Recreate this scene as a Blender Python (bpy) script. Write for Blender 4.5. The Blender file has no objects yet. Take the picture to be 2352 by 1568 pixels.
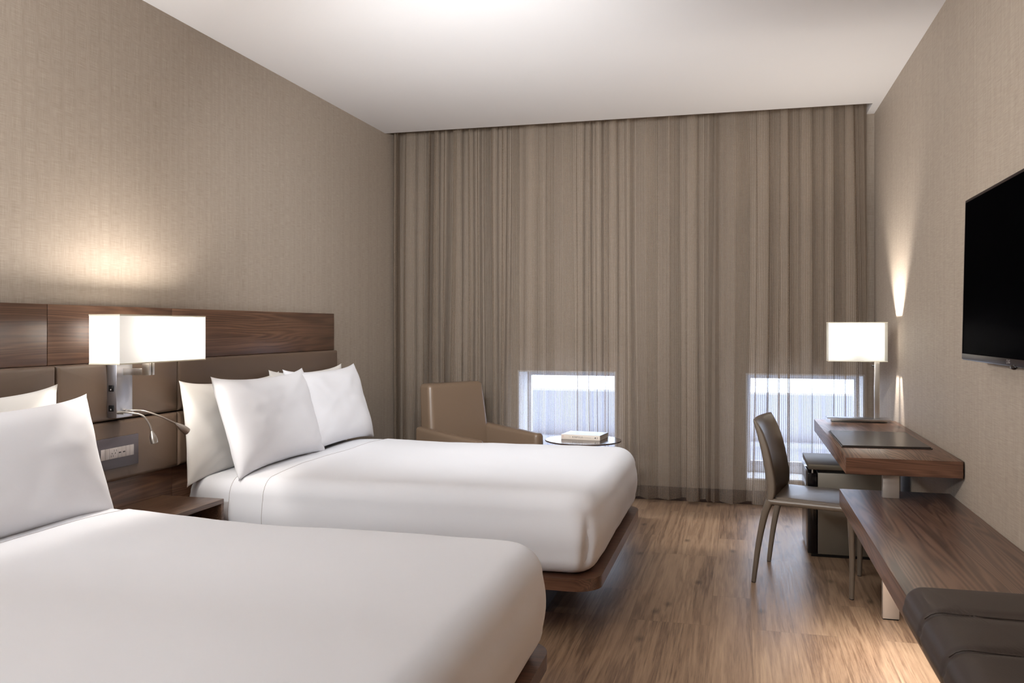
import bpy, bmesh, math, random
import numpy as np
from mathutils import Vector, Matrix, noise
random.seed(7)
S = bpy.context.scene
COL = S.collection
D2R = math.pi/180

# ------------------------------------------------------------------ helpers
def srgb(r, g, b):
    f = lambda c: (c/255/12.92) if c/255 <= .04045 else ((c/255+.055)/1.055)**2.4
    return (f(r), f(g), f(b), 1)

def tag(o, label=None, cat=None, group=None, kind=None):
    if label: o['label'] = label
    if cat: o['category'] = cat
    if group: o['group'] = group
    if kind: o['kind'] = kind
    return o

def empty(name, loc, label=None, cat=None, group=None, rz=0):
    o = bpy.data.objects.new(name, None); COL.objects.link(o)
    o.location = loc; o.rotation_euler = (0, 0, rz); o.empty_display_size = .1
    return tag(o, label, cat, group)

def link(name, bm, mat, parent=None, smooth=False, angle=None, recalc=True):
    me = bpy.data.meshes.new(name)
    if recalc: bmesh.ops.recalc_face_normals(bm, faces=bm.faces)
    bm.to_mesh(me); bm.free()
    o = bpy.data.objects.new(name, me); COL.objects.link(o)
    if mat: me.materials.append(mat)
    if smooth:
        me.polygons.foreach_set('use_smooth', [True]*len(me.polygons))
        if angle is not None:
            me.set_sharp_from_angle(angle=angle*D2R)
    if parent:
        o.parent = parent
        # world-coordinates geometry: undo the chain of plain parents
        if not getattr(parent, 'type', '') == 'X' and o.get('local') is None:
            bpy.context.view_layer.update()
            o.matrix_parent_inverse = parent.matrix_world.inverted()
    return o

def add_box(bm, x0, x1, y0, y1, z0, z1, bevel=0, seg=2):
    r = bmesh.ops.create_cube(bm, size=1)
    vs = r['verts']
    bmesh.ops.scale(bm, vec=(x1-x0, y1-y0, z1-z0), verts=vs)
    bmesh.ops.translate(bm, vec=((x0+x1)/2, (y0+y1)/2, (z0+z1)/2), verts=vs)
    if bevel:
        es = list({e for v in vs for e in v.link_edges})
        bmesh.ops.bevel(bm, geom=es, offset=bevel, segments=seg, profile=.5, affect='EDGES')
    return bm

def box(name, x0, x1, y0, y1, z0, z1, mat, parent=None, bevel=0, seg=2):
    bm = bmesh.new(); add_box(bm, x0, x1, y0, y1, z0, z1, bevel, seg)
    return link(name, bm, mat, parent, smooth=bool(bevel), angle=40)

def tube(bm, pts, radii, n=12, cap=True):
    pts = [Vector(p) for p in pts]
    rings = []
    up = None
    for i, p in enumerate(pts):
        t = (pts[min(i+1, len(pts)-1)]-pts[max(i-1, 0)]).normalized()
        if up is None:
            up = Vector((0, 0, 1)) if abs(t.z) < .9 else Vector((1, 0, 0))
        a = t.cross(up).normalized(); b = a.cross(t).normalized(); up = b
        r = radii[i] if hasattr(radii, '__len__') else radii
        rings.append([bm.verts.new(p+a*math.cos(2*math.pi*k/n)*r+b*math.sin(2*math.pi*k/n)*r) for k in range(n)])
    for i in range(len(rings)-1):
        for k in range(n):
            bm.faces.new((rings[i][k], rings[i][(k+1) % n], rings[i+1][(k+1) % n], rings[i+1][k]))
    if cap:
        bm.faces.new(rings[0][::-1]); bm.faces.new(rings[-1])
    return bm

def spline(pts, n=8):
    P = [Vector(p) for p in pts]; out = []
    for i in range(len(P)-1):
        p0 = P[max(i-1, 0)]; p1 = P[i]; p2 = P[i+1]; p3 = P[min(i+2, len(P)-1)]
        for k in range(n):
            t = k/n
            out.append(.5*((2*p1)+(p2-p0)*t+(2*p0-5*p1+4*p2-p3)*t*t+(3*p1-p0-3*p2+p3)*t**3))
    out.append(P[-1]); return out

def lathe(bm, prof, cx, cy, n=48):
    rings = []
    for r, z in prof:
        if r < 1e-6: rings.append([bm.verts.new((cx, cy, z))])
        else: rings.append([bm.verts.new((cx+r*math.cos(2*math.pi*k/n), cy+r*math.sin(2*math.pi*k/n), z)) for k in range(n)])
    for a, b in zip(rings, rings[1:]):
        for k in range(n):
            k2 = (k+1) % n
            f = [a[0 if len(a) == 1 else k]]
            if len(a) > 1: f.append(a[k2])
            f.append(b[0 if len(b) == 1 else k2])
            if len(b) > 1: f.append(b[k])
            bm.faces.new(f)
    return bm

def outline(x0, x1, y0, y1, r, ds=.02, nc=18):
    """rounded rectangle, corner radius r, points counter-clockwise; same count whatever r"""
    pts = []
    nx = max(2, int((x1-x0)/ds)); ny = max(2, int((y1-y0)/ds))
    cs = [((x1-r, y1-r), 0), ((x0+r, y1-r), 90), ((x0+r, y0+r), 180), ((x1-r, y0+r), 270)]
    for i, (c, a0) in enumerate(cs):
        for k in range(nc+1):
            a = (a0+90*k/nc)*D2R
            pts.append((c[0]+r*math.cos(a), c[1]+r*math.sin(a)))
        nx_ = NXY[0] if i % 2 == 0 else NXY[1]
        c2, a2 = cs[(i+1) % 4]
        a = (a2)*D2R
        q = (c2[0]+r*math.cos(a), c2[1]+r*math.sin(a)); p = pts[-1]
        for k in range(1, nx_):
            t = k/nx_
            pts.append((p[0]+(q[0]-p[0])*t, p[1]+(q[1]-p[1])*t))
    return pts
NXY = (30, 24)

def softbody(x0, x1, y0, y1, z0, z1, rv, rt, rb, dome=.0, bulge=.0, off=0., nseg=10, ntop=16, wob=.0, seed=0, fn=None, nxy=(30, 24)):
    """an upholstered / bedded block: rounded plan corners rv, top edge rt, bottom edge rb, domed top, bulging sides"""
    global NXY; NXY = nxy
    x0 -= off; x1 += off; y0 -= off; y1 += off; z1 += off
    rv += off; rt += off
    bm = bmesh.new(); rings = []
    def ring(ins, z, sc=1.):
        o = outline(x0+ins, x1-ins, y0+ins, y1-ins, max(rv-ins, .004))
        if sc < 1:
            cx, cy = (x0+x1)/2, (y0+y1)/2
            o = [(cx+(x-cx)*sc, cy+(y-cy)*sc) for x, y in o]
        rings.append((o, z))
    for k in range(nseg+1):
        a = math.pi/2*k/nseg
        ring(rb*(1-math.sin(a)), z0+rb*(1-math.cos(a)))
    ns = 10
    for k in range(1, ns):
        t = k/ns; z = z0+rb+(z1-rt-z0-rb)*t
        ring(-bulge*math.sin(math.pi*t), z)
    for k in range(nseg+1):
        a = math.pi/2*k/nseg
        ring(rt*(1-math.cos(a)), z1-rt+rt*math.sin(a))
    for k in range(1, ntop):
        s = 1-k/ntop
        ring(rt, z1+dome*(1-s**2.2), s)
    vr = []
    for o, z in rings:
        vr.append([bm.verts.new((x, y, z)) for x, y in o])
    n = len(vr[0])
    for a, b in zip(vr, vr[1:]):
        for k in range(n):
            bm.faces.new((a[k], a[(k+1) % n], b[(k+1) % n], b[k]))
    c = bm.verts.new(((x0+x1)/2, (y0+y1)/2, z1+dome))
    for k in range(n): bm.faces.new((vr[-1][k], vr[-1][(k+1) % n], c))
    bm.faces.new(vr[0][::-1])
    bm.normal_update()
    mv = []
    for v in bm.verts:
        d = Vector((0, 0, 0))
        if wob:
            q = v.co*2.2+Vector((seed*7.3, 0, 0))
            d += v.normal*wob*noise.noise(q)+v.normal*wob*.35*noise.noise(v.co*7+Vector((seed, 3, 1)))
        if fn: d += fn(v.co.copy(), v.normal.copy())
        mv.append((v, d))
    for v, d in mv: v.co += d
    return bm

def pillow(name, mat, c, w, h, t, tilt, yaw=0, roll=0, label=None, seed=0, group=None):
    """c: centre; width along y, leaning back by tilt (deg from vertical)"""
    bm = bmesh.new(); N = 44
    V = Vector((-math.sin(tilt*D2R), 0, math.cos(tilt*D2R))); U = Vector((0, 1, 0)); Nn = U.cross(V)
    R = Matrix.Rotation(yaw*D2R, 3, 'Z') @ Matrix.Rotation(roll*D2R, 3, Nn)
    U, V, Nn = R@U, R@V, R@Nn
    gr = {}
    for side in (1, -1):
        for i in range(N+1):
            for j in range(N+1):
                u = -math.cos(math.pi*i/N); v = -math.cos(math.pi*j/N)
                u = .55*u+.45*(2*i/N-1); v = .55*v+.45*(2*j/N-1)
                edge = i in (0, N) or j in (0, N)
                if edge and side == -1:
                    gr[(side, i, j)] = gr[(1, i, j)]; continue
                # edges bow inwards between pointed corners
                x = w/2*u*(1-.050*(1-v*v)**1.0); y = h/2*v*(1-.075*(1-u*u)**1.0)
                cr = (abs(u)**6)*(abs(v)**6)
                x += math.copysign(cr*.012, u); y += math.copysign(cr*.018, v)
                th = ((1-u**4)*(1-v**4))
                th = max(th, 0)**.52
                zz = side*t/2*th
                p = Vector((u*1.9, v*1.9, seed*3.1+side*5))
                wr = noise.noise(p)*.016+noise.noise(p*2.6)*.006
                # creases running in from the corners
                dd = abs(abs(u)-abs(v)); cw = math.exp(-(dd/.10)**2)*max(0, (abs(u)+abs(v))/2-.35)
                wr -= .022*cw*(1-abs(u*v)**3)
                zz += side*wr*th*.6
                y += (1-abs(v))*.0
                gr[(side, i, j)] = bm.verts.new(Vector(c)+U*x+V*y+Nn*zz)
    for side in (1, -1):
        for i in range(N):
            for j in range(N):
                q = [gr[(side, i, j)], gr[(side, i+1, j)], gr[(side, i+1, j+1)], gr[(side, i, j+1)]]
                bm.faces.new(q if side == 1 else q[::-1])
    o = link(name, bm, mat, None, smooth=True)
    return tag(o, label, 'pillow', group)

# ------------------------------------------------------------------ materials
def newmat(name):
    m = bpy.data.materials.new(name); m.use_nodes = True
    nt = m.node_tree; nt.nodes.clear()
    out = nt.nodes.new('ShaderNodeOutputMaterial')
    return m, nt, out
def N(nt, typ, **kw):
    n = nt.nodes.new(typ)
    for k, v in kw.items():
        if k.startswith('i_'):
            key = k[2:].replace('_', ' ')
            n.inputs[int(key) if key.isdigit() else key].default_value = v
        else: setattr(n, k, v)
    return n
def L(nt, a, b): nt.links.new(a, b)
def ramp(nt, src, stops):
    r = N(nt, 'ShaderNodeValToRGB'); cr = r.color_ramp
    while len(cr.elements) < len(stops): cr.elements.new(.5)
    for e, (p, c) in zip(cr.elements, stops): e.position = p; e.color = c
    L(nt, src, r.inputs[0]); return r
def principled(name, col, rough=.5, metal=0, spec=.5, bump=None, coat=0, sheen=0):
    m, nt, out = newmat(name)
    b = N(nt, 'ShaderNodeBsdfPrincipled')
    b.inputs['Base Color'].default_value = col; b.inputs['Roughness'].default_value = rough
    b.inputs['Metallic'].default_value = metal; b.inputs['Specular IOR Level'].default_value = spec
    if coat: b.inputs['Coat Weight'].default_value = coat; b.inputs['Coat Roughness'].default_value = .15
    if sheen: b.inputs['Sheen Weight'].default_value = sheen
    L(nt, b.outputs[0], out.inputs[0])
    tc = N(nt, 'ShaderNodeTexCoord')
    if bump:
        sc, st, dist = bump[:3]
        mp = N(nt, 'ShaderNodeMapping'); mp.inputs['Scale'].default_value = bump[3] if len(bump) > 3 else (1, 1, 1)
        L(nt, tc.outputs['Object'], mp.inputs[0])
        n = N(nt, 'ShaderNodeTexNoise'); n.inputs['Scale'].default_value = sc; n.inputs['Detail'].default_value = 3
        L(nt, mp.outputs[0], n.inputs['Vector'])
        bp = N(nt, 'ShaderNodeBump'); bp.inputs['Strength'].default_value = st; bp.inputs['Distance'].default_value = dist
        L(nt, n.outputs['Fac'], bp.inputs['Height']); L(nt, bp.outputs[0], b.inputs['Normal'])
    return m

def wood(name, axis, dark, mid, light, scale=1., rough=.32, seed=0., rings=24., coat=0, con=.17):
    """veneer: contour lines of a noise stretched along the grain axis"""
    m, nt, out = newmat(name)
    tc = N(nt, 'ShaderNodeTexCoord'); mp = N(nt, 'ShaderNodeMapping')
    s = [8.*scale]*3; s['xyz'.index(axis)] = .42*scale
    mp.inputs['Scale'].default_value = s; mp.inputs['Location'].default_value = (seed, seed*1.7, seed*.6)
    L(nt, tc.outputs['Object'], mp.inputs[0])
    n1 = N(nt, 'ShaderNodeTexNoise', i_Scale=1., i_Detail=2., i_Roughness=.4, i_Distortion=.12)
    L(nt, mp.outputs[0], n1.inputs['Vector'])
    mul = N(nt, 'ShaderNodeMath', operation='MULTIPLY', i_1=rings*6.28); L(nt, n1.outputs['Fac'], mul.inputs[0])
    sn = N(nt, 'ShaderNodeMath', operation='SINE'); L(nt, mul.outputs[0], sn.inputs[0])
    a = N(nt, 'ShaderNodeMapRange', i_1=-1., i_2=1.); L(nt, sn.outputs[0], a.inputs[0])
    # fine fibres
    mp2 = N(nt, 'ShaderNodeMapping'); s2 = [150*scale]*3; s2['xyz'.index(axis)] = 3.*scale
    mp2.inputs['Scale'].default_value = s2; L(nt, tc.outputs['Object'], mp2.inputs[0])
    n2 = N(nt, 'ShaderNodeTexNoise', i_Scale=1., i_Detail=3., i_Roughness=.6); L(nt, mp2.outputs[0], n2.inputs['Vector'])
    mp3 = N(nt, 'ShaderNodeMapping'); s3 = [22*scale]*3; s3['xyz'.index(axis)] = .9*scale
    mp3.inputs['Scale'].default_value = s3; L(nt, tc.outputs['Object'], mp3.inputs[0])
    n3 = N(nt, 'ShaderNodeTexNoise', i_Scale=1., i_Detail=2.); L(nt, mp3.outputs[0], n3.inputs['Vector'])
    m1 = N(nt, 'ShaderNodeMath', operation='MULTIPLY', i_1=con); L(nt, a.outputs[0], m1.inputs[0])
    m2 = N(nt, 'ShaderNodeMath', operation='MULTIPLY_ADD', i_1=.38); L(nt, n2.outputs['Fac'], m2.inputs[0]); L(nt, m1.outputs[0], m2.inputs[2])
    m3 = N(nt, 'ShaderNodeMath', operation='MULTIPLY_ADD', i_1=.55); L(nt, n3.outputs['Fac'], m3.inputs[0]); L(nt, m2.outputs[0], m3.inputs[2])
    r = ramp(nt, m3.outputs[0], [(.32, dark), (.54, mid), (.84, light)])
    b = N(nt, 'ShaderNodeBsdfPrincipled', i_Roughness=rough)
    if coat: b.inputs['Coat Weight'].default_value = coat; b.inputs['Coat Roughness'].default_value = .12
    L(nt, r.outputs[0], b.inputs['Base Color'])
    bp = N(nt, 'ShaderNodeBump', i_Strength=.12, i_Distance=.001); L(nt, n2.outputs['Fac'], bp.inputs['Height']); L(nt, bp.outputs[0], b.inputs['Normal'])
    L(nt, b.outputs[0], out.inputs[0])
    return m

WD, WM, WL = srgb(62, 43, 34), srgb(96, 69, 53), srgb(130, 97, 76)
M = {}
M['wood_y'] = wood('walnut_grain_y', 'y', WD, WM, WL, 1.0)
M['wood_y2'] = wood('walnut_bench', 'y', srgb(54, 36, 28), srgb(94, 67, 53), srgb(128, 97, 79), .9, rough=.3, seed=3.3, rings=28, con=.36)
M['wood_x'] = wood('walnut_grain_x', 'x', WD, srgb(92, 62, 47), srgb(124, 88, 68), 1.3, seed=1.2)
M['wood_night'] = wood('walnut_nightstand', 'y', srgb(64, 45, 34), srgb(102, 76, 60), srgb(132, 102, 83), 1.1, seed=5.)
M['leather_head'] = principled('headboard_leather', srgb(104, 86, 72), .42, bump=(900, .15, .0006))
M['leather_arm'] = principled('armchair_leather', srgb(118, 98, 80), .36, bump=(500, .12, .0008))
M['leather_chair'] = principled('chair_leather', srgb(104, 92, 80), .30, bump=(600, .12, .0006))
M['leather_bench'] = principled('cushion_leather', srgb(60, 49, 43), .45, bump=(420, .25, .001))
M['blotter'] = principled('blotter_leather', srgb(52, 44, 40), .26, bump=(800, .1, .0004))
M['metal'] = principled('brushed_nickel', (.62, .58, .53, 1), .32, 1, bump=(60, .05, .0004, (1, 1, 14)))
M['metal_flat'] = principled('satin_steel', (.52, .52, .56, 1), .30, 1)
M['metal_post'] = principled('post_metal', (.66, .60, .54, 1), .42, .75)
M['dark_metal'] = principled('dark_metal', srgb(40, 36, 36), .35, .6)
M['black'] = principled('black_plastic', srgb(14, 13, 14), .3)
M['screen'] = principled('tv_screen', (.0006, .0006, .0009, 1), .35, spec=.02)
M['screen'].node_tree.nodes['Principled BSDF'].inputs['IOR'].default_value = 1.06
M['tv_bezel'] = principled('tv_bezel', srgb(46, 39, 38), .35)
M['tv_bezel'].node_tree.nodes['Principled BSDF'].inputs['IOR'].default_value = 1.12
M['tv_edge'] = principled('tv_edge', srgb(78, 80, 82), .3, .8)
M['plate_grey'] = principled('outlet_plate', srgb(84, 78, 84), .4)
M['module'] = principled('outlet_module', srgb(186, 178, 176), .4)
M['slot'] = principled('outlet_slot', srgb(24, 20, 20), .5)
M['paper'] = principled('book_spine', srgb(214, 200, 186), .5)
M['cover'] = principled('book_cover', srgb(150, 140, 140), .3)
M['pages'] = principled('book_pages', srgb(205, 198, 188), .8, bump=(900, .4, .0008, (1, 1, 30)))
M['ink'] = principled('ink', srgb(52, 46, 44), .6)
M['ink_pale'] = principled('pale_ink', srgb(150, 138, 130), .6)
M['ink_red'] = principled('red_ink', srgb(196, 140, 130), .6)
M['logo'] = principled('logo_silver', srgb(176, 170, 168), .3, .3)
M['fridge_side'] = principled('fridge_paint', srgb(122, 114, 102), .38, .55, bump=(200, .08, .0005))
M['fridge_top'] = principled('fridge_shelf_metal', srgb(104, 94, 80), .5, .7)
M['gloss_black'] = principled('gloss_black', srgb(16, 12, 14), .12)
M['board'] = principled('baseboard_paint', srgb(60, 44, 36), .45)
M['frame_white'] = principled('window_frame', srgb(205, 208, 214), .4)
M['reveal'] = principled('reveal_plaster', srgb(215, 215, 216), .7)
M['ext'] = principled('exterior_render', srgb(138, 140, 148), .8)
M['lampglass'] = principled('lens', srgb(210, 205, 195), .2)

def fabric_white(name, col, sc=700):
    m, nt, out = newmat(name)
    b = N(nt, 'ShaderNodeBsdfPrincipled', i_Roughness=.85); b.inputs['Base Color'].default_value = col
    b.inputs['Sheen Weight'].default_value = .15; b.inputs['Specular IOR Level'].default_value = .2
    tc = N(nt, 'ShaderNodeTexCoord')
    a = []
    for s in ((1, 1, .05), (.05, .05, 1)):
        mp = N(nt, 'ShaderNodeMapping'); mp.inputs['Scale'].default_value = s; L(nt, tc.outputs['Object'], mp.inputs[0])
        n = N(nt, 'ShaderNodeTexNoise', i_Scale=float(sc), i_Detail=1.); L(nt, mp.outputs[0], n.inputs['Vector']); a.append(n)
    ad = N(nt, 'ShaderNodeMath', operation='ADD'); L(nt, a[0].outputs['Fac'], ad.inputs[0]); L(nt, a[1].outputs['Fac'], ad.inputs[1])
    bp = N(nt, 'ShaderNodeBump', i_Strength=.12, i_Distance=.0006); L(nt, ad.outputs[0], bp.inputs['Height']); L(nt, bp.outputs[0], b.inputs['Normal'])
    L(nt, b.outputs[0], out.inputs[0]); return m
M['linen'] = fabric_white('bed_linen', srgb(232, 232, 236))
M['linen_p'] = fabric_white('pillow_case', srgb(236, 235, 238))
M['linen_b'] = fabric_white('pillow_case_back', srgb(234, 230, 224))

def wallpaper(name, ax_h, c0, c1):
    """woven wallcovering: crossed fine threads; ax_h is the horizontal axis of the wall"""
    m, nt, out = newmat(name)
    tc = N(nt, 'ShaderNodeTexCoord'); h = 'xyz'.index(ax_h); res = []
    for horiz in (True, False):
        s = [1., 1., 1.]
        if horiz: s[h] = 14.; s[2] = 520.
        else: s[h] = 520.; s[2] = 14.
        s[1-h if h < 2 else 0] = 1.
        mp = N(nt, 'ShaderNodeMapping'); mp.inputs['Scale'].default_value = s; L(nt, tc.outputs['Object'], mp.inputs[0])
        n = N(nt, 'ShaderNodeTexNoise', i_Scale=1., i_Detail=2., i_Roughness=.6); L(nt, mp.outputs[0], n.inputs['Vector']); res.append(n.outputs['Fac'])
    s = [1., 1., .35]; s[h] = 40.
    mp = N(nt, 'ShaderNodeMapping'); mp.inputs['Scale'].default_value = s; L(nt, tc.outputs['Object'], mp.inputs[0])
    n3 = N(nt, 'ShaderNodeTexNoise', i_Scale=1., i_Detail=3.); L(nt, mp.outputs[0], n3.inputs['Vector'])
    ad = N(nt, 'ShaderNodeMath', operation='ADD'); L(nt, res[0], ad.inputs[0]); L(nt, res[1], ad.inputs[1])
    hf = N(nt, 'ShaderNodeMath', operation='MULTIPLY', i_1=.42); L(nt, ad.outputs[0], hf.inputs[0])
    ma = N(nt, 'ShaderNodeMath', operation='MULTIPLY_ADD', i_1=.16); L(nt, n3.outputs['Fac'], ma.inputs[0]); L(nt, hf.outputs[0], ma.inputs[2])
    r = ramp(nt, ma.outputs[0], [(.36, c0), (.64, c1)])
    b = N(nt, 'ShaderNodeBsdfPrincipled', i_Roughness=.62); b.inputs['Specular IOR Level'].default_value = .35
    L(nt, r.outputs[0], b.inputs['Base Color'])
    bp = N(nt, 'ShaderNodeBump', i_Strength=.25, i_Distance=.0008); L(nt, ad.outputs[0], bp.inputs['Height']); L(nt, bp.outputs[0], b.inputs['Normal'])
    L(nt, b.outputs[0], out.inputs[0]); return m
WC0, WC1 = srgb(146, 132, 118), srgb(176, 163, 149)
M['wall_y'] = wallpaper('wallcovering_y', 'y', WC0, WC1)
M['wall_x'] = wallpaper('wallcovering_x', 'x', WC0, WC1)
M['ceil'] = principled('ceiling_paint', srgb(226, 223, 222), .9, spec=.2, bump=(60, .05, .002))

def floor_mat():
    m, nt, out = newmat('oak_planks')
    tc = N(nt, 'ShaderNodeTexCoord'); mp = N(nt, 'ShaderNodeMapping')
    mp.inputs['Rotation'].default_value = (0, 0, 90*D2R); mp.inputs['Location'].default_value = (.35, .06, 0)
    L(nt, tc.outputs['Object'], mp.inputs[0])
    br = N(nt, 'ShaderNodeTexBrick', offset=.37, offset_frequency=3, squash=1.)
    br.inputs['Scale'].default_value = 1.; br.inputs['Brick Width'].default_value = 1.22; br.inputs['Row Height'].default_value = .182
    br.inputs['Mortar Size'].default_value = .0009; br.inputs['Mortar Smooth'].default_value = .2
    br.inputs['Color1'].default_value = (0, 0, 0, 1); br.inputs['Color2'].default_value = (1, 1, 1, 1); br.inputs['Mortar'].default_value = (.5, .5, .5, 1)
    L(nt, mp.outputs[0], br.inputs['Vector'])
    w = N(nt, 'ShaderNodeMath', operation='MULTIPLY', i_1=37.); L(nt, br.outputs['Color'], w.inputs[0])
    def nz(sx, sy, sc, det, dist=0., rough=.5):
        q = N(nt, 'ShaderNodeMapping'); q.inputs['Scale'].default_value = (sx, sy, 1); L(nt, tc.outputs['Object'], q.inputs[0])
        n = N(nt, 'ShaderNodeTexNoise', noise_dimensions='4D', i_Scale=sc, i_Detail=det, i_Distortion=dist, i_Roughness=rough)
        L(nt, q.outputs[0], n.inputs['Vector']); L(nt, w.outputs[0], n.inputs['W']); return n.outputs['Fac']
    a = nz(10., .5, 1., 4., .5, .6); b_ = nz(170., 5., 1., 5., .1, .75); c = nz(2.2, 1., 1., 2.)
    mul = N(nt, 'ShaderNodeMath', operation='MULTIPLY', i_1=44.); L(nt, a, mul.inputs[0])
    sn = N(nt, 'ShaderNodeMath', operation='SINE'); L(nt, mul.outputs[0], sn.inputs[0])
    t1 = N(nt, 'ShaderNodeMath', operation='MULTIPLY_ADD', i_1=.045, i_2=.02); L(nt, sn.outputs[0], t1.inputs[0])
    t2 = N(nt, 'ShaderNodeMath', operation='MULTIPLY_ADD', i_1=.52, i_2=0.); L(nt, b_, t2.inputs[0]); L(nt, t1.outputs[0], t2.inputs[2])
    t3 = N(nt, 'ShaderNodeMath', operation='MULTIPLY_ADD', i_1=.28); L(nt, a, t3.inputs[0]); L(nt, t2.outputs[0], t3.inputs[2])
    t4 = N(nt, 'ShaderNodeMath', operation='MULTIPLY_ADD', i_1=.06); L(nt, br.outputs['Color'], t4.inputs[0]); L(nt, t3.outputs[0], t4.inputs[2])
    t5 = N(nt, 'ShaderNodeMath', operation='MULTIPLY_ADD', i_1=.20); L(nt, c, t5.inputs[0]); L(nt, t4.outputs[0], t5.inputs[2])
    r = ramp(nt, t5.outputs[0], [(.34, srgb(72, 53, 41)), (.44, srgb(112, 87, 68)), (.55, srgb(150, 122, 98)), (.72, srgb(180, 152, 124))])
    # knots: sparse dark spots, stretched along the plank
    q = N(nt, 'ShaderNodeMapping'); q.inputs['Scale'].default_value = (2.9, 1.3, 1); L(nt, tc.outputs['Object'], q.inputs[0])
    vo = N(nt, 'ShaderNodeTexVoronoi', voronoi_dimensions='2D', i_Scale=1., i_Randomness=1.); L(nt, q.outputs[0], vo.inputs['Vector'])
    dn = N(nt, 'ShaderNodeMath', operation='MULTIPLY_ADD', i_1=.10); L(nt, b_, dn.inputs[0]); L(nt, vo.outputs['Distance'], dn.inputs[2])
    kr = N(nt, 'ShaderNodeMapRange', i_1=.06, i_2=.12, i_3=.42, i_4=1.); L(nt, dn.outputs[0], kr.inputs[0])
    mx = N(nt, 'ShaderNodeMix', data_type='RGBA', blend_type='MULTIPLY'); mx.inputs[0].default_value = 1
    L(nt, r.outputs[0], mx.inputs[6]); L(nt, kr.outputs[0], mx.inputs[7])
    mo = N(nt, 'ShaderNodeMapRange', i_1=0., i_2=1., i_3=1., i_4=.66); L(nt, br.outputs['Fac'], mo.inputs[0])
    mx2 = N(nt, 'ShaderNodeMix', data_type='RGBA', blend_type='MULTIPLY'); mx2.inputs[0].default_value = 1
    L(nt, mx.outputs[2], mx2.inputs[6]); L(nt, mo.outputs[0], mx2.inputs[7])
    p = N(nt, 'ShaderNodeBsdfPrincipled'); L(nt, mx2.outputs[2], p.inputs['Base Color'])
    rr = N(nt, 'ShaderNodeMapRange', i_1=.3, i_2=.7, i_3=.30, i_4=.46); L(nt, b_, rr.inputs[0]); L(nt, rr.outputs[0], p.inputs['Roughness'])
    bp = N(nt, 'ShaderNodeBump', i_Strength=.2, i_Distance=.001); L(nt, b_, bp.inputs['Height']); L(nt, bp.outputs[0], p.inputs['Normal'])
    L(nt, p.outputs[0], out.inputs[0]); return m
M['floor'] = floor_mat()

def shade_mat(name, col, alpha=1., fac=.25):
    m, nt, out = newmat(name)
    d = N(nt, 'ShaderNodeBsdfDiffuse'); d.inputs[0].default_value = col
    t = N(nt, 'ShaderNodeBsdfTranslucent'); t.inputs[0].default_value = col
    mx = N(nt, 'ShaderNodeMixShader', i_0=fac); L(nt, d.outputs[0], mx.inputs[1]); L(nt, t.outputs[0], mx.inputs[2])
    tc = N(nt, 'ShaderNodeTexCoord'); mp = N(nt, 'ShaderNodeMapping'); mp.inputs['Scale'].default_value = (20, 20, 900)
    L(nt, tc.outputs['Object'], mp.inputs[0]); n = N(nt, 'ShaderNodeTexNoise', i_Scale=1.); L(nt, mp.outputs[0], n.inputs['Vector'])
    bp = N(nt, 'ShaderNodeBump', i_Strength=.1, i_Distance=.0005); L(nt, n.outputs['Fac'], bp.inputs['Height']); L(nt, bp.outputs[0], d.inputs['Normal'])
    if alpha < 1:
        tr = N(nt, 'ShaderNodeBsdfTransparent'); m2 = N(nt, 'ShaderNodeMixShader', i_0=alpha)
        L(nt, tr.outputs[0], m2.inputs[1]); L(nt, mx.outputs[0], m2.inputs[2]); L(nt, m2.outputs[0], out.inputs[0])
    else: L(nt, mx.outputs[0], out.inputs[0])
    return m
M['shade'] = shade_mat('lampshade_linen', (.84, .835, .82, 1), fac=.16)
M['desk_shade'] = shade_mat('desk_lampshade_linen', (.84, .835, .82, 1), fac=.08)
M['sheer_shade'] = shade_mat('lampshade_sheer', (.9, .9, .82, 1), .45, .6)
M['shade_trim'] = principled('shade_trim', srgb(220, 212, 190), .7)

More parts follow.
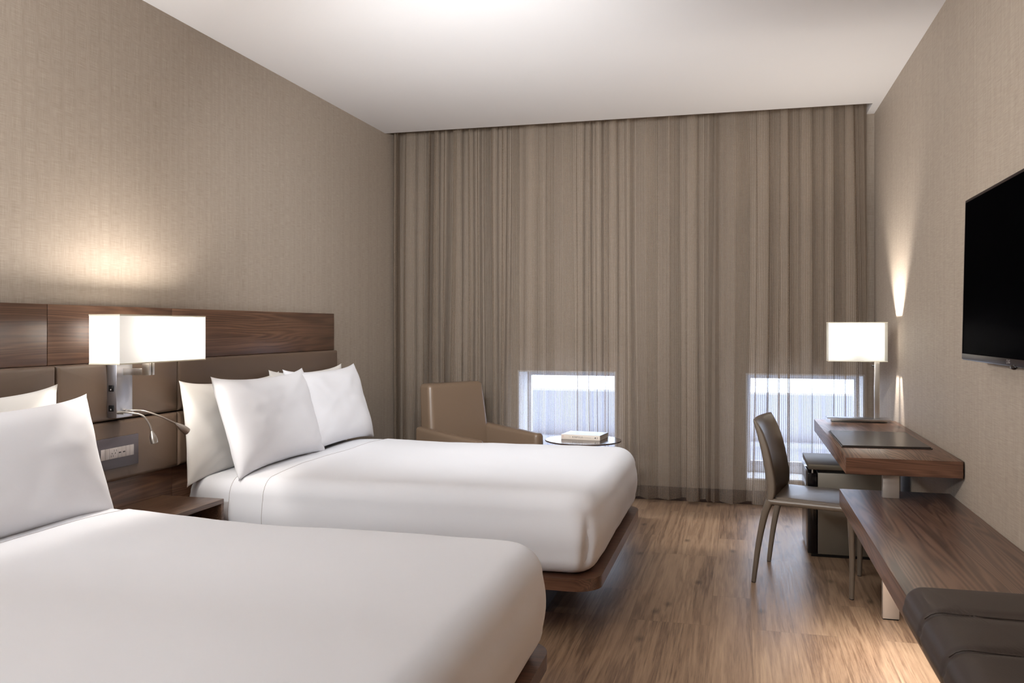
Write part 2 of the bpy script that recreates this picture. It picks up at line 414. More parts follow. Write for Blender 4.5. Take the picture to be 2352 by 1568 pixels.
def curtain_mat():
    m, nt, out = newmat('sheer_curtain')
    uv = N(nt, 'ShaderNodeUVMap', uv_map='UVMap'); sp = N(nt, 'ShaderNodeSeparateXYZ'); L(nt, uv.outputs[0], sp.inputs[0])
    mu = N(nt, 'ShaderNodeMath', operation='MULTIPLY', i_1=1/.0125); L(nt, sp.outputs[0], mu.inputs[0])
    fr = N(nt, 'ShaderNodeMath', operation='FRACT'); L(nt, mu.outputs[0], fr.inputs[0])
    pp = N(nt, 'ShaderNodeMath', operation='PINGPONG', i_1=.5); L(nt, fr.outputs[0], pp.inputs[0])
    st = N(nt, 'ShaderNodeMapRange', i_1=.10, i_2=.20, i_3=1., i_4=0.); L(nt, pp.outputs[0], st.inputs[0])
    mp = N(nt, 'ShaderNodeMapping'); mp.inputs['Scale'].default_value = (500, 160, 1); L(nt, uv.outputs[0], mp.inputs[0])
    n = N(nt, 'ShaderNodeTexNoise', i_Scale=1., i_Detail=1.); L(nt, mp.outputs[0], n.inputs['Vector'])
    al = N(nt, 'ShaderNodeMapRange', i_1=0., i_2=1., i_3=SHEER[0], i_4=SHEER[1]); L(nt, st.outputs[0], al.inputs[0])
    a2 = N(nt, 'ShaderNodeMath', operation='MULTIPLY_ADD', i_1=.35, i_2=-.175); L(nt, n.outputs['Fac'], a2.inputs[0])
    a3 = N(nt, 'ShaderNodeMath', operation='ADD', use_clamp=True); L(nt, al.outputs[0], a3.inputs[0]); L(nt, a2.outputs[0], a3.inputs[1])
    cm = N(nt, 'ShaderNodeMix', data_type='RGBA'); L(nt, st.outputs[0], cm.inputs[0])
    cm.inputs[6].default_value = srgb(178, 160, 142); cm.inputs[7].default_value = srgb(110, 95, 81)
    d = N(nt, 'ShaderNodeBsdfDiffuse'); t = N(nt, 'ShaderNodeBsdfTranslucent')
    L(nt, cm.outputs[2], d.inputs[0]); L(nt, cm.outputs[2], t.inputs[0])
    mx = N(nt, 'ShaderNodeMixShader', i_0=.40); L(nt, d.outputs[0], mx.inputs[1]); L(nt, t.outputs[0], mx.inputs[2])
    tr = N(nt, 'ShaderNodeBsdfTransparent'); m2 = N(nt, 'ShaderNodeMixShader')
    L(nt, a3.outputs[0], m2.inputs[0]); L(nt, tr.outputs[0], m2.inputs[1]); L(nt, mx.outputs[0], m2.inputs[2]); L(nt, m2.outputs[0], out.inputs[0])
    return m
SHEER = (.44, .78)
M['curtain'] = curtain_mat()

def glass_mat():
    m, nt, out = newmat('window_glass')
    t = N(nt, 'ShaderNodeBsdfTransparent'); g = N(nt, 'ShaderNodeBsdfGlossy', i_Roughness=.02)
    mx = N(nt, 'ShaderNodeMixShader', i_0=.06); L(nt, t.outputs[0], mx.inputs[1]); L(nt, g.outputs[0], mx.inputs[2]); L(nt, mx.outputs[0], out.inputs[0])
    return m
M['glass'] = glass_mat()

# ------------------------------------------------------------------ the room
W, DB, DC, H = 3.769, 6.857, 6.537, 2.942
YF = -2.6
def struct(o): o['kind'] = 'structure'; return o
struct(box('floor', -.2, W+.2, YF-.2, DB+.45, -.12, 0, M['floor']))
bm = bmesh.new()
add_box(bm, -.2, W+.2, YF-.2, DC, H, H+.25)
add_box(bm, W-.055, W+.2, DC, DB+.45, H, H+.25)
add_box(bm, -.2, W-.055, DC, DB+.45, H+.19, H+.25)
struct(link('ceiling', bm, M['ceil']))
struct(box('wall_left', -.2, 0, YF-.2, DB+.45, 0, H+.19, M['wall_y']))
struct(box('wall_right', W, W+.2, YF-.2, DB+.45, 0, H, M['wall_y']))
struct(box('wall_front', 0, W, YF-.2, YF, 0, H, M['wall_x']))
# back wall with two low openings
WIN = [(1.036, 1.848), (2.848, 3.705)]
ZB, ZT = .186, 1.004
bm = bmesh.new()
add_box(bm, 0, W, DB, DB+.4, ZT, H+.19)
add_box(bm, 0, W, DB, DB+.4, 0, ZB)
for a, b in ((0, WIN[0][0]), (WIN[0][1], WIN[1][0]), (WIN[1][1], W)): add_box(bm, a, b, DB, DB+.4, ZB, ZT)
struct(link('wall_back', bm, M['wall_x']))
def baseboard(name, *a): struct(box(name, *a, M['board'], bevel=.003))
baseboard('baseboard_back', .0, W, DB-.018, DB-.0005, 0, .105)
baseboard('baseboard_left', .0005, .016, 5.56, DB-.02, 0, .105)
baseboard('baseboard_right', W-.014, W-.0005, 4.6, DB-.02, 0, .105)
for i, (a, b) in enumerate(WIN):
    # plaster lining of the opening, frame and pane
    bm = bmesh.new()
    add_box(bm, a+.0005, a+.012, DB+.003, DB+.39, ZB, ZT); add_box(bm, b-.012, b-.0005, DB+.003, DB+.39, ZB, ZT)
    add_box(bm, a+.012, b-.012, DB+.003, DB+.39, ZT-.012, ZT-.0005); add_box(bm, a+.012, b-.012, DB+.003, DB+.39, ZB+.0005, ZB+.012)
    w = struct(link('window_%d' % (i+1), bm, M['reveal']))
    bm = bmesh.new(); y0, y1 = DB+.31, DB+.37
    add_box(bm, a+.0125, a+.04, y0, y1, ZB+.0125, ZT-.0125, .003); add_box(bm, b-.04, b-.0125, y0, y1, ZB+.0125, ZT-.0125, .003)
    add_box(bm, a+.04, b-.04, y0, y1, ZT-.055, ZT-.0125, .003)
    add_box(bm, a+.04, b-.04, y0, y1, ZB+.0125, ZB+.07, .003); add_box(bm, a+.04, b-.04, y0+.012, y1-.012, ZB+.07, ZB+.10, .002)
    link('window_frame', bm, M['frame_white'], w, smooth=True, angle=30)
    box('window_pane', a+.04, b-.04, y0+.028, y0+.034, ZB+.1, ZT-.055, M['glass'], w)
# what stands outside: a pale parapet with a ledge
struct(box('wall_exterior', -7, 9, 9.5, 9.8, -.8, .645, M['ext']))
struct(box('trim_1', -7, 9, 9.40, 9.499, .10, .15, M['ext']))

# ------------------------------------------------------------------ sheer curtains
def curtain(name, xa, xb, seed, label, hang=.035, zt=3.08):
    rnd = random.Random(seed)
    ws = []
    while sum(ws) < xb-xa: ws.append(rnd.choice([.05, .06, .09, .13, .17, .20])*rnd.uniform(.85, 1.15))
    k = (xb-xa)/sum(ws); ws = [w*k for w in ws]
    A = [rnd.uniform(.030, .066)*(1.1 if w > .09 else .8) for w in ws]; Bk = [rnd.choice([-.06, .03, .10, .15, .17])*rnd.uniform(.8, 1.1) for w in ws]
    dr = [rnd.uniform(-.028, .028) for _ in ws]; off = [rnd.uniform(-.02, .02) for _ in ws]; pv = [rnd.uniform(.8, 1.4) for _ in ws]
    rows = 34; sub = 26
    bm = bmesh.new(); uvl = bm.loops.layers.uv.new('UVMap')
    grid = []; us = None
    for r in range(rows+1):
        t = r/rows; z = zt+(hang-zt)*t; row = []
        s = xa
        xs = [xa]
        for w in ws: xs.append(xs[-1]+w)
        d = [0]+[dr[i]*math.sin(t*pv[i]*2.2+i) for i in range(len(ws)-1)]+[0]
        xs = [x+dd for x, dd in zip(xs, d)]
        for i, w in enumerate(ws):
            w2 = xs[i+1]-xs[i]
            for q in range(sub + (1 if i == len(ws)-1 else 0)):
                p = q/sub
                f = 1 if p < 1 else 1
                x = xs[i]+w2*(p+Bk[i]*math.sin(4*math.pi*p)*(.75+.35*t))
                # amplitude blends into the neighbouring fold
                An = A[(i+1) % len(A)]; Ap = A[i]; a = Ap*(1-p)+An*p
                a *= (.75+.5*t) if i % 3 else (1.1-.25*t)
                yy = 6.705+a*math.cos(2*math.pi*p)-(off[i]*(1-p)+off[(i+1) % len(off)]*p)*t
                yy += .012*noise.noise(Vector((x*3, z*.9, seed)))
                zz = z
                if r == rows: zz += .012*noise.noise(Vector((x*5, 2, seed)))
                row.append(Vector((x, yy, zz)))
        grid.append(row)
    mid = grid[rows//2]; us = [0]
    for a, b in zip(mid, mid[1:]): us.append(us[-1]+(b-a).length)
    vs = [[bm.verts.new(p) for p in row] for row in grid]
    for r in range(rows):
        for c in range(len(mid)-1):
            f = bm.faces.new((vs[r][c], vs[r][c+1], vs[r+1][c+1], vs[r+1][c]))
            for l, (cc, rr) in zip(f.loops, ((c, r), (c+1, r), (c+1, r+1), (c, r+1))):
                l[uvl].uv = (us[cc], grid[rr][cc].z)
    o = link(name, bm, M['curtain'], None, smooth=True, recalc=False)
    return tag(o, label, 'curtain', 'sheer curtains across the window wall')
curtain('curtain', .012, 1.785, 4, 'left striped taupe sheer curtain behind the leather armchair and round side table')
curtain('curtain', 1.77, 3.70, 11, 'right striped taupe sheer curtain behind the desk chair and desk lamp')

# ------------------------------------------------------------------ headboard
hb = empty('headboard', (.03, 3.345, 0), 'long headboard on the left wall, walnut panels above and below padded brown leather', 'headboard')
cols = [(1.155, 2.938), (2.942, 3.746), (3.7475, 5.538)]
for a, b in cols:
    box('wood_panel', .002, .04, a, b, 1.198, 1.452, M['wood_y'], hb, bevel=.0012)
    box('wood_panel', .002, .04, a, b, .10, .655, M['wood_y'], hb, bevel=.0012)
def pad(a, b, z0, z1):
    bm = softbody(-(z1-z0)/2, (z1-z0)/2, -(b-a)/2, (b-a)/2, 0, .055, .006, .018, .004, dome=.004, nseg=5, ntop=8, nxy=(10, 20))
    # lay it against the wall: local z -> world x, local x -> world -z
    mt = Matrix(((0, 0, 1, .012), (0, 1, 0, (a+b)/2), (-1, 0, 0, (z0+z1)/2), (0, 0, 0, 1)))
    bmesh.ops.transform(bm, matrix=mt, verts=bm.verts)
    link('leather_panel', bm, M['leather_head'], hb, smooth=True, angle=50)
for i, (a, b) in enumerate([(1.155, 2.960), (2.968, 3.76), (3.764, 5.545)]):
    pad(a, b, .936, 1.196); pad(a, b, .657, .932)

# ------------------------------------------------------------------ beds
def crease(co, n, yn, xf):
    d = Vector((0, 0, 0))
    # tucked corner fold at the near foot corner
    cx, cy = xf-.10, yn+.06
    q = math.hypot(co.x-(xf-.045), co.y-(yn+.035))
    hgt = max(0, min(1, (.53-co.z)/.12))
    g = math.exp(-(q/.020)**2)*hgt
    d -= n*.030*g
    q2 = math.hypot(co.x-(xf-.085), co.y-(yn+.012))
    d += n*.010*math.exp(-(q2/.035)**2)*hgt
    return d
M['hem_shadow'] = principled('crease_shadow', srgb(168, 160, 158), .9)  # darker linen tone standing in for the shadow along the sheet creases
def bed(yn, yf, label, dlabel, seed, hem_shadow=.565, foot=2.195, lift=0., plat=2.205):
    cy = (yn+yf)/2
    b = empty('bed', (1.1, cy, 0), label, 'bed', 'beds')
    # platform with a rounded edge, recessed plinth
    bm = bmesh.new(); r = .12
    pts = outline(.045, plat, yn-.012, yf+.012, r)
    lo = [bm.verts.new((x, y, .196)) for x, y in pts]; hi = [bm.verts.new((x, y, .25)) for x, y in pts]
    n = len(pts)
    for k in range(n): bm.faces.new((lo[k], lo[(k+1) % n], hi[(k+1) % n], hi[k]))
    bm.faces.new(hi); bm.faces.new(lo[::-1])
    es = [e for e in bm.edges if (e.verts[0].co.z-e.verts[1].co.z == 0)]
    bmesh.ops.bevel(bm, geom=es, offset=.003, segments=2, affect='EDGES')
    link('platform', bm, M['wood_x'], b, smooth=True, angle=40)
    box('plinth', .06, 1.90, yn+.28, yf-.28, 0, .1955, M['wood_plinth'], b)
    par = dict(x0=.085, x1=foot-.02, y0=yn+.012, y1=yf-.012, z0=.2515, z1=.605, rv=.13, rt=.085, rb=.095, dome=.022, bulge=.012,
               nseg=8, ntop=18, wob=.007, seed=seed, nxy=(60, 40))
    lf = lambda c: Vector((0, 0, lift*max(0, min(1, (1.15-c.x)/.8))*max(0, min(1, (c.z-.3)/.3))))
    bm = softbody(fn=lambda c, n: lf(c), **par)
    link('mattress', bm, M['linen'], b, smooth=True)
    def shell(name, off, xa, xb, parent=None):
        bm = softbody(off=off, fn=lambda c, n: crease(c, n, yn, foot)+lf(c), **par)
        bmesh.ops.delete(bm, geom=[f for f in bm.faces if f.calc_center_median().z < .2525 and abs(f.normal.z) > .9], context='FACES')
        if xa: bmesh.ops.bisect_plane(bm, geom=bm.verts[:]+bm.edges[:]+bm.faces[:], plane_co=(xa, 0, 0), plane_no=(-1, .0, 0), clear_outer=True)
        if xb: bmesh.ops.bisect_plane(bm, geom=bm.verts[:]+bm.edges[:]+bm.faces[:], plane_co=(xb, 0, 0), plane_no=(1, .0, 0), clear_outer=True)
        o = link(name, bm, M['linen'], parent, smooth=True)
        md = o.modifiers.new('thick', 'SOLIDIFY'); md.thickness = .003; md.offset = -1; es_ = o.modifiers.new('split', 'EDGE_SPLIT'); es_.split_angle = 35*D2R
        return o
    dv = shell('bed_sheet', .0165, hem_shadow, None)
    tag(dv, dlabel, 'bedding', 'white top sheets on the beds')
    cf = shell('sheet_cuff', .0105, .375, hem_shadow+.02, dv)
    for o_, xe, nm in ((dv, hem_shadow, 'hem_shadow'), (cf, .375, 'cuff_shadow')):
        vv = [v.co.copy() for v in o_.data.vertices if abs(v.co.x-xe) < 1e-4 and v.co.z > .262]
        vv.sort(key=lambda p: math.atan2(p.y-cy, p.z-.1))
        pts = [vv[0]]
        for p in vv[1:]:
            if (p-pts[-1]).length > .004: pts.append(p)
        bm = bmesh.new(); tube(bm, [p+Vector((-.0008, 0, 0)) for p in pts], .0013, 8)  # thin dark tube draws the crease's shadow line
        link(nm, bm, M['hem_shadow'], o_, smooth=True)
    return b, dv
M['wood_plinth'] = principled('plinth_dark', srgb(52, 42, 46), .5)
bed(3.728, 5.352, 'walnut platform bed nearer the window, with a white mattress', 'smooth white top sheet tucked over the bed nearer the window', 3)
bed(1.30, 2.945, 'walnut platform bed nearest the camera, cut off by the bottom left corner', 'smooth white top sheet tucked over the bed nearest the camera', 8, hem_shadow=.49, foot=2.165, lift=.03, plat=2.168)

# pillows
PG = None
pillow('pillow', M['linen_b'], (.155, 4.15, .832), .93, .49, .12, 5, label='white pillow leaning on the headboard, back left of the far bed', seed=1)
pillow('pillow', M['linen_b'], (.155, 4.985, .840), .93, .50, .12, 5, label='white pillow leaning on the headboard, back right of the far bed, mostly hidden', seed=2)
pillow('pillow', M['linen_p'], (.325, 4.235, .855), .95, .50, .17, 17, yaw=1.5, label='plump white pillow in front on the far bed, nearer the sconce', seed=3)
pillow('pillow', M['linen_p'], (.315, 4.955, .860), .90, .49, .17, 17, yaw=-1, label='plump white pillow in front on the far bed, nearer the curtain', seed=4)
pillow('pillow', M['linen_b'], (.155, 2.42, .85), .93, .52, .12, 5, label='white pillow at the back on the near bed, only its top corner showing', seed=5)
pillow('pillow', M['linen_p'], (.335, 2.425, .848), .95, .465, .18, 16, yaw=1, label='plump white pillow in front on the near bed, at the left edge', seed=6)

# ------------------------------------------------------------------ nightstand
ns = empty('nightstand', (.2, 3.33, .3), 'small open walnut nightstand between the two beds', 'nightstand')
y0, y1, x1 = 3.005, 3.672, .385
box('top', .041, x1, y0, y1, .505, .527, M['wood_night'], ns, bevel=.0015)
box('side_panel', .041, x1, y1-.022, y1, .33, .505, M['wood_night'], ns, bevel=.001)
box('side_panel', .041, x1, y0, y0+.022, .33, .505, M['wood_night'], ns, bevel=.001)
box('bottom_shelf', .041, x1, y0, y1, .308, .33, M['wood_night'], ns, bevel=.001)

# ------------------------------------------------------------------ wall sconce
def shade_mesh(name, x0, x1, y0, y1, z0, z1, mat, parent):
    bm = bmesh.new()
    p = [(x0, y0), (x1, y0), (x1, y1), (x0, y1)]
    lo = [bm.verts.new((x, y, z0)) for x, y in p]; hi = [bm.verts.new((x, y, z1)) for x, y in p]
    for k in range(4): bm.faces.new((lo[k], lo[(k+1) % 4], hi[(k+1) % 4], hi[k]))
    return link(name, bm, mat, parent)
def rim(name, x0, x1, y0, y1, z, h, t, mat, parent):
    bm = bmesh.new()
    add_box(bm, x0-t, x1+t, y0-t, y0, z, z+h); add_box(bm, x0-t, x1+t, y1, y1+t, z, z+h)
    add_box(bm, x0-t, x0, y0, y1, z, z+h); add_box(bm, x1, x1+t, y0, y1, z, z+h)
    return link(name, bm, mat, parent)
def gooseneck(pts, head, parent):
    bm = bmesh.new(); sp = spline(pts, 8)
    tube(bm, sp, .0042, 10)
    a = Vector(pts[0]); tube(bm, [a, a+Vector((.03, .004, 0))], .0075, 12)
    g = link('reading_light', bm, M['metal'], parent, smooth=True, angle=50)
    a = Vector(pts[-1]); d = (Vector(head)-a); Ld = d.length; d.normalize()
    bm = bmesh.new()
    prof = [(0, .0055), (.12, .0075), (.3, .0115), (.5, .0150), (.72, .0168), (.9, .0170), (1, .0163)]
    tube(bm, [a+d*Ld*t for t, r in prof], [r for t, r in prof], 20)
    link('lamp_head', bm, M['metal'], g, smooth=True, angle=50)
    bm = bmesh.new(); e = Vector(head); tube(bm, [e+d*.0005, e+d*.002], [.0125, .0115], 16)
    link('lens', bm, M['lampglass'], g)
def sconce(dy, label, full=True):
    yc = 3.302+dy
    s = empty('wall_sconce', (.07, yc, 1.05), label, 'wall lamp', 'wall sconces above the nightstands')
    box('back_plate', .0705, .12, yc-.052, yc+.052, .952, 1.21, M['metal_flat'], s, bevel=.0015)
    bm = bmesh.new(); add_box(bm, .12, .25, yc-.010, yc+.010, 1.142, 1.172, .0012)
    link('arm', bm, M['metal'], s, smooth=True, angle=30)
    bm = bmesh.new(); add_box(bm, .225, .262, yc-.018, yc-.004, 1.143, 1.215, .001); add_box(bm, .225, .262, yc+.006, yc+.020, 1.143, 1.215, .001)
    add_box(bm, .236, .252, yc-.22, yc+.22, 1.212, 1.222, .001)
    link('bracket', bm, M['metal'], s, smooth=True, angle=30)
    X0, X1, Y0, Y1, Z0, Z1 = .187, .336, yc-.296, yc+.292, 1.2025, 1.409
    sh = shade_mesh('lamp_shade', X0, X1, Y0, Y1, Z0, Z1, M['shade'], s)
    rim('shade_trim', X0, X1, Y0, Y1, Z1-.005, .006, .0012, M['shade_trim'], sh)
    rim('shade_trim', X0, X1, Y0, Y1, Z0-.001, .005, .0012, M['shade_trim'], sh)
    for k in (0, 1):
        sw = box('switch', .082, .106, yc-.0575, yc-.052, 1.070-.089*k, 1.098-.089*k, M['black'], s, bevel=.001)
        box('switch_dot', .092, .097, yc-.0585, yc-.0575, 1.076-.089*k, 1.082-.089*k, M['module'], sw)
    for k, yy in enumerate((-.03, .195)):
        bm = bmesh.new(); bmesh.ops.create_uvsphere(bm, u_segments=20, v_segments=12, radius=.03, matrix=Matrix.Translation((.252, yc+yy, 1.29)))
        tube(bm, [(.252, yc+yy, 1.222), (.252, yc+yy, 1.262)], .014, 14)
        link('bulb', bm, M['bulb'], s, smooth=True)
        point('sconce_glow', (.252, yc+yy, 1.345), SC, (1, .94, .87), .02)
    if full:
        gooseneck([(.12, yc-.045, .976), (.148, yc-.045, .978), (.19, yc-.035, .975), (.225, yc-.01, .960), (.245, yc+.005, .925), (.252, yc+.012, .892)], (.262, yc+.018, .838), s)
        gooseneck([(.12, yc+.012, .978), (.15, yc+.012, .982), (.19, yc+.04, .976), (.235, yc+.09, .950), (.275, yc+.15, .912)], (.300, yc+.205, .868), s)
    return s
def point(name, loc, e, col, r):
    l = bpy.data.lights.new(name, 'POINT'); l.energy = e; l.color = col; l.shadow_soft_size = r
    o = bpy.data.objects.new(name, l); o.location = loc; COL.objects.link(o); return o
def area(name, loc, rot, sx, sy, e, col, spread=180):
    l = bpy.data.lights.new(name, 'AREA'); l.energy = e; l.color = col; l.shape = 'RECTANGLE'; l.size = sx; l.size_y = sy; l.spread = spread*D2R
    o = bpy.data.objects.new(name, l); o.location = loc; o.rotation_euler = [a*D2R for a in rot]; COL.objects.link(o); return o
def bulbmat():
    m, nt, out = newmat('bulb_glow'); e = N(nt, 'ShaderNodeEmission', i_Strength=14.); e.inputs[0].default_value = (1, .88, .7, 1); L(nt, e.outputs[0], out.inputs[0]); return m
M['bulb'] = bulbmat()
SC = 15.; DLW = 50.
sconce(0, 'long rectangular white-shaded wall sconce with two gooseneck reading lights above the nightstand')
sconce(-2.56, 'matching white-shaded wall sconce beyond the near bed, outside the left edge', full=False)

# outlet plate
op = empty('power_outlet', (.07, 3.31, .79), 'dark grey power outlet plate in the leather headboard above the nightstand', 'outlet')
box('cover_plate', .0705, .078, 3.172, 3.449, .720, .860, M['plate_grey'], op, bevel=.002)
ys = np.linspace(3.200, 3.414, 9); k = 0
for a, b in ((0, 1), (1, 2), (2, 4), (4, 5), (5, 6), (6, 7), (7, 8)):
    mo = box('outlet_module', .078, .0805, ys[a]+.0006, ys[b]-.0006, .766, .814, M['module'], op, bevel=.0006)
    ym = (ys[a]+ys[b])/2
    bm = bmesh.new()
    if b-a == 2:
        for sx, sz in ((-1, -1), (1, 1)):
            yy = ym+sx*.010; zz = .790+sz*.0115
            add_box(bm, .0803, .081, yy-.0075, yy-.0058, zz-.0045, zz+.0045); add_box(bm, .0803, .081, yy+.0058, yy+.0075, zz-.0045, zz+.0045)
            tube(bm, [(.0803, yy, zz-sz*.0115), (.081, yy, zz-sz*.0115)], .0026, 12)
        link('socket', bm, M['slot'], mo)
    elif a in (4, 5):
        add_box(bm, .0803, .081, ym-.0075, ym+.0075, .7865, .7915); link('usb_port', bm, M['slot'], mo)
    else: bm.free()

# ------------------------------------------------------------------ armchair
ac = empty('armchair', (.655, 6.275, 0), 'brown leather armchair in the far left corner behind the bed', 'armchair', rz=0)
TA = Matrix.Translation((.66, 6.27, 0)) @ Matrix.Rotation(-31*D2R, 4, 'Z')
def put(name, bm, mat, T, parent, angle=None):
    bmesh.ops.transform(bm, matrix=T, verts=bm.verts); return link(name, bm, mat, parent, smooth=True, angle=angle)
def lean(bm, pz, ang):
    for v in bm.verts:
        if v.co.z > pz: v.co.x -= (v.co.z-pz)*math.tan(ang*D2R)
bm = softbody(.0, .135, -.285, .285, .30, .935, .035, .035, .02, bulge=.006, nseg=6, ntop=6, nxy=(6, 24))
for v in bm.verts:
    t = max(0, (v.co.z-.55)/.4); v.co.y *= 1-.055*t
lean(bm, .40, 7)
put('backrest', bm, M['leather_arm'], TA, ac)
for sy in (-1, 1):
    ya, yb = (sy*.255, sy*.34) if sy > 0 else (-.34, -.255)
    bm = softbody(-.02, .665, ya, yb, .16, .605, .03, .028, .012, bulge=.004, nseg=5, ntop=5, nxy=(24, 6))
    for v in bm.verts:
        t = min(1, max(0, v.co.x/.66)); v.co.z += (v.co.z-.16)/.445*(.015-.045*t**.8)
        if sy < 0 and v.co.x < .12: pass
    put('armrest', bm, M['leather_arm'], TA, ac)
bm = softbody(.10, .64, -.252, .252, .30, .43, .03, .03, .01, dome=.02, nseg=5, ntop=8, nxy=(16, 16)); put('seat_cushion', bm, M['leather_arm'], TA, ac)
bm = bmesh.new(); add_box(bm, .02, .63, -.25, .25, .17, .295, .01); put('seat_base', bm, M['leather_arm'], TA, ac, 40)
for fx in (.04, .60):
    for fy in (-.28, .28):
        bm = bmesh.new(); tube(bm, [(fx, fy, 0), (fx, fy, .165)], [.014, .02], 12); put('leg', bm, M['dark_metal'], TA, ac, 40)

# ------------------------------------------------------------------ side table and book
st = empty('side_table', (1.70, 6.165, 0), 'small round side table with a thin dark top beside the armchair', 'table')
tz = .545; tc_ = (1.708, 6.15)
bm = bmesh.new(); lathe(bm, [(0, tz-.012), (.268, tz-.012), (.275, tz-.009), (.275, tz-.002), (.273, tz), (0, tz)], *tc_, n=72); link('table_top', bm, M['side_top'] if 'side_top' in M else M['wood_table'] if 'wood_table' in M else principled('side_table_top', srgb(70, 56, 50), .16), st, smooth=True, angle=30)
bm = bmesh.new(); tube(bm, [(tc_[0], tc_[1], .012), (tc_[0], tc_[1], tz-.0125)], .02, 20); link('stem', bm, M['dark_metal'], st, smooth=True, angle=50)
bm = bmesh.new(); lathe(bm, [(0, 0), (.19, 0), (.19, .006), (.17, .012), (0, .012)], *tc_, n=60); link('base', bm, M['dark_metal'], st, smooth=True, angle=30)

def text_bm(s, size, mat, name, parent, T, spacing=1., sx=1.):
    cu = bpy.data.curves.new('t', 'FONT'); cu.body = s; cu.size = size; cu.space_character = spacing; cu.align_x = 'CENTER'; cu.align_y = 'CENTER'; cu.extrude = .0002
    o = bpy.data.objects.new('t', cu); COL.objects.link(o); bpy.context.view_layer.update()
    me = bpy.data.meshes.new_from_object(o.evaluated_get(bpy.context.evaluated_depsgraph_get()))
    bpy.data.objects.remove(o); bpy.data.curves.remove(cu)
    bm = bmesh.new(); bm.from_mesh(me); bpy.data.meshes.remove(me)
    bmesh.ops.scale(bm, vec=(sx, 1, 1), verts=bm.verts)
    bmesh.ops.transform(bm, matrix=T, verts=bm.verts)
    return link(name, bm, mat, parent, recalc=False)
bk = empty('book', (1.70, 6.22, tz), 'thick pale paperback book lying on the round side table', 'book')
TB = Matrix.Translation((1.548, 6.135, tz+.0005)) @ Matrix.Rotation(-7*D2R, 4, 'Z')
bl, bd, bh = .292, .225, .036
bm = bmesh.new(); add_box(bm, .002, bl-.003, .003, bd-.003, .002, bh-.002); put('pages', bm, M['pages'], TB, bk, 30)
bm = bmesh.new(); add_box(bm, 0, bl, 0, bd, bh-.0018, bh); add_box(bm, 0, bl, 0, bd, 0, .0018); put('cover', bm, M['cover'], TB, bk, 30)
bm = bmesh.new(); add_box(bm, 0, bl, -.0012, .0015, 0, bh, .0005); sp = put('spine', bm, M['paper'], TB, bk, 30)
def onspine(x, z): return TB @ Matrix.Translation((x, -.0014, z)) @ Matrix.Rotation(90*D2R, 4, 'X')
text_bm('KINFOLK', .0165, M['ink'], 'spine_text', sp, onspine(.125, .0185), 1.25)
text_bm('THE', .007, M['ink_pale'], 'spine_text', sp, onspine(.066, .0185), 1.2)
text_bm('ENTREPRENEUR', .0075, M['ink_pale'], 'spine_text', sp, onspine(.195, .0175), 1.15)
bm = bmesh.new()
v = [bm.verts.new(p) for p in ((.250, -.0016, .0185), (.262, -.0016, .025), (.262, -.0016, .012))]; bm.faces.new(v)
r = bmesh.ops.extrude_face_region(bm, geom=bm.faces[:]); bmesh.ops.translate(bm, vec=(0, .0006, 0), verts=[g for g in r['geom'] if isinstance(g, bmesh.types.BMVert)])
put('spine_mark', bm, M['ink'], TB, sp, 30)
bm = bmesh.new(); add_box(bm, .270, .275, -.0017, -.0011, .013, .025); put('spine_mark', bm, M['ink_pale'], TB, sp, 30)
bm = bmesh.new()
for a in ((.012, .0135), (.018, .0195)): add_box(bm, a[0], a[1], -.0017, -.0011, .010, .027)
add_box(bm, .0135, .018, -.0017, -.0011, .0255, .027); put('spine_mark', bm, M['ink_red'], TB, sp, 30)

# ------------------------------------------------------------------ desk, bench
dk = empty('desk', (3.52, 5.06, 0), 'wall-mounted walnut desk with a thick top carrying the white-shaded table lamp', 'desk')
dx0, dx1, dy0, dy1, dz0, dz1 = 3.271, 3.762, 4.203, 5.912, .684, .760
box('desktop', dx0, dx1, dy0+.001, dy1, dz0, dz1, M['wood_y2'], dk, bevel=.0015)
box('edge_band', dx0+.001, dx1-.003, dy0-.001, dy0+.001, dz0+.001, dz1-.001, M['wood_x'], dk)
box('support_post', 3.443, 3.514, 4.297, 4.330, .5655, dz0-.0005, M['metal_post'], dk, bevel=.001)
bn = empty('bench', (3.52, 3., 0), 'long low walnut luggage bench along the right wall under the television', 'bench')
bz0, bz1 = .484, .565
box('bench_top', 3.274, W-.0015, .75, 4.489, bz0, bz1, M['wood_y2'], bn, bevel=.0015)
box('support_post', 3.443, 3.514, 4.297, 4.330, .006, bz0-.0005, M['metal_post'], bn, bevel=.001)
box('post_foot', 3.446, 3.511, 4.30, 4.327, 0, .006, M['black'], bn)
box('support_post', 3.443, 3.514, .95, .983, 0, bz0-.0005, M['metal_post'], bn, bevel=.001)

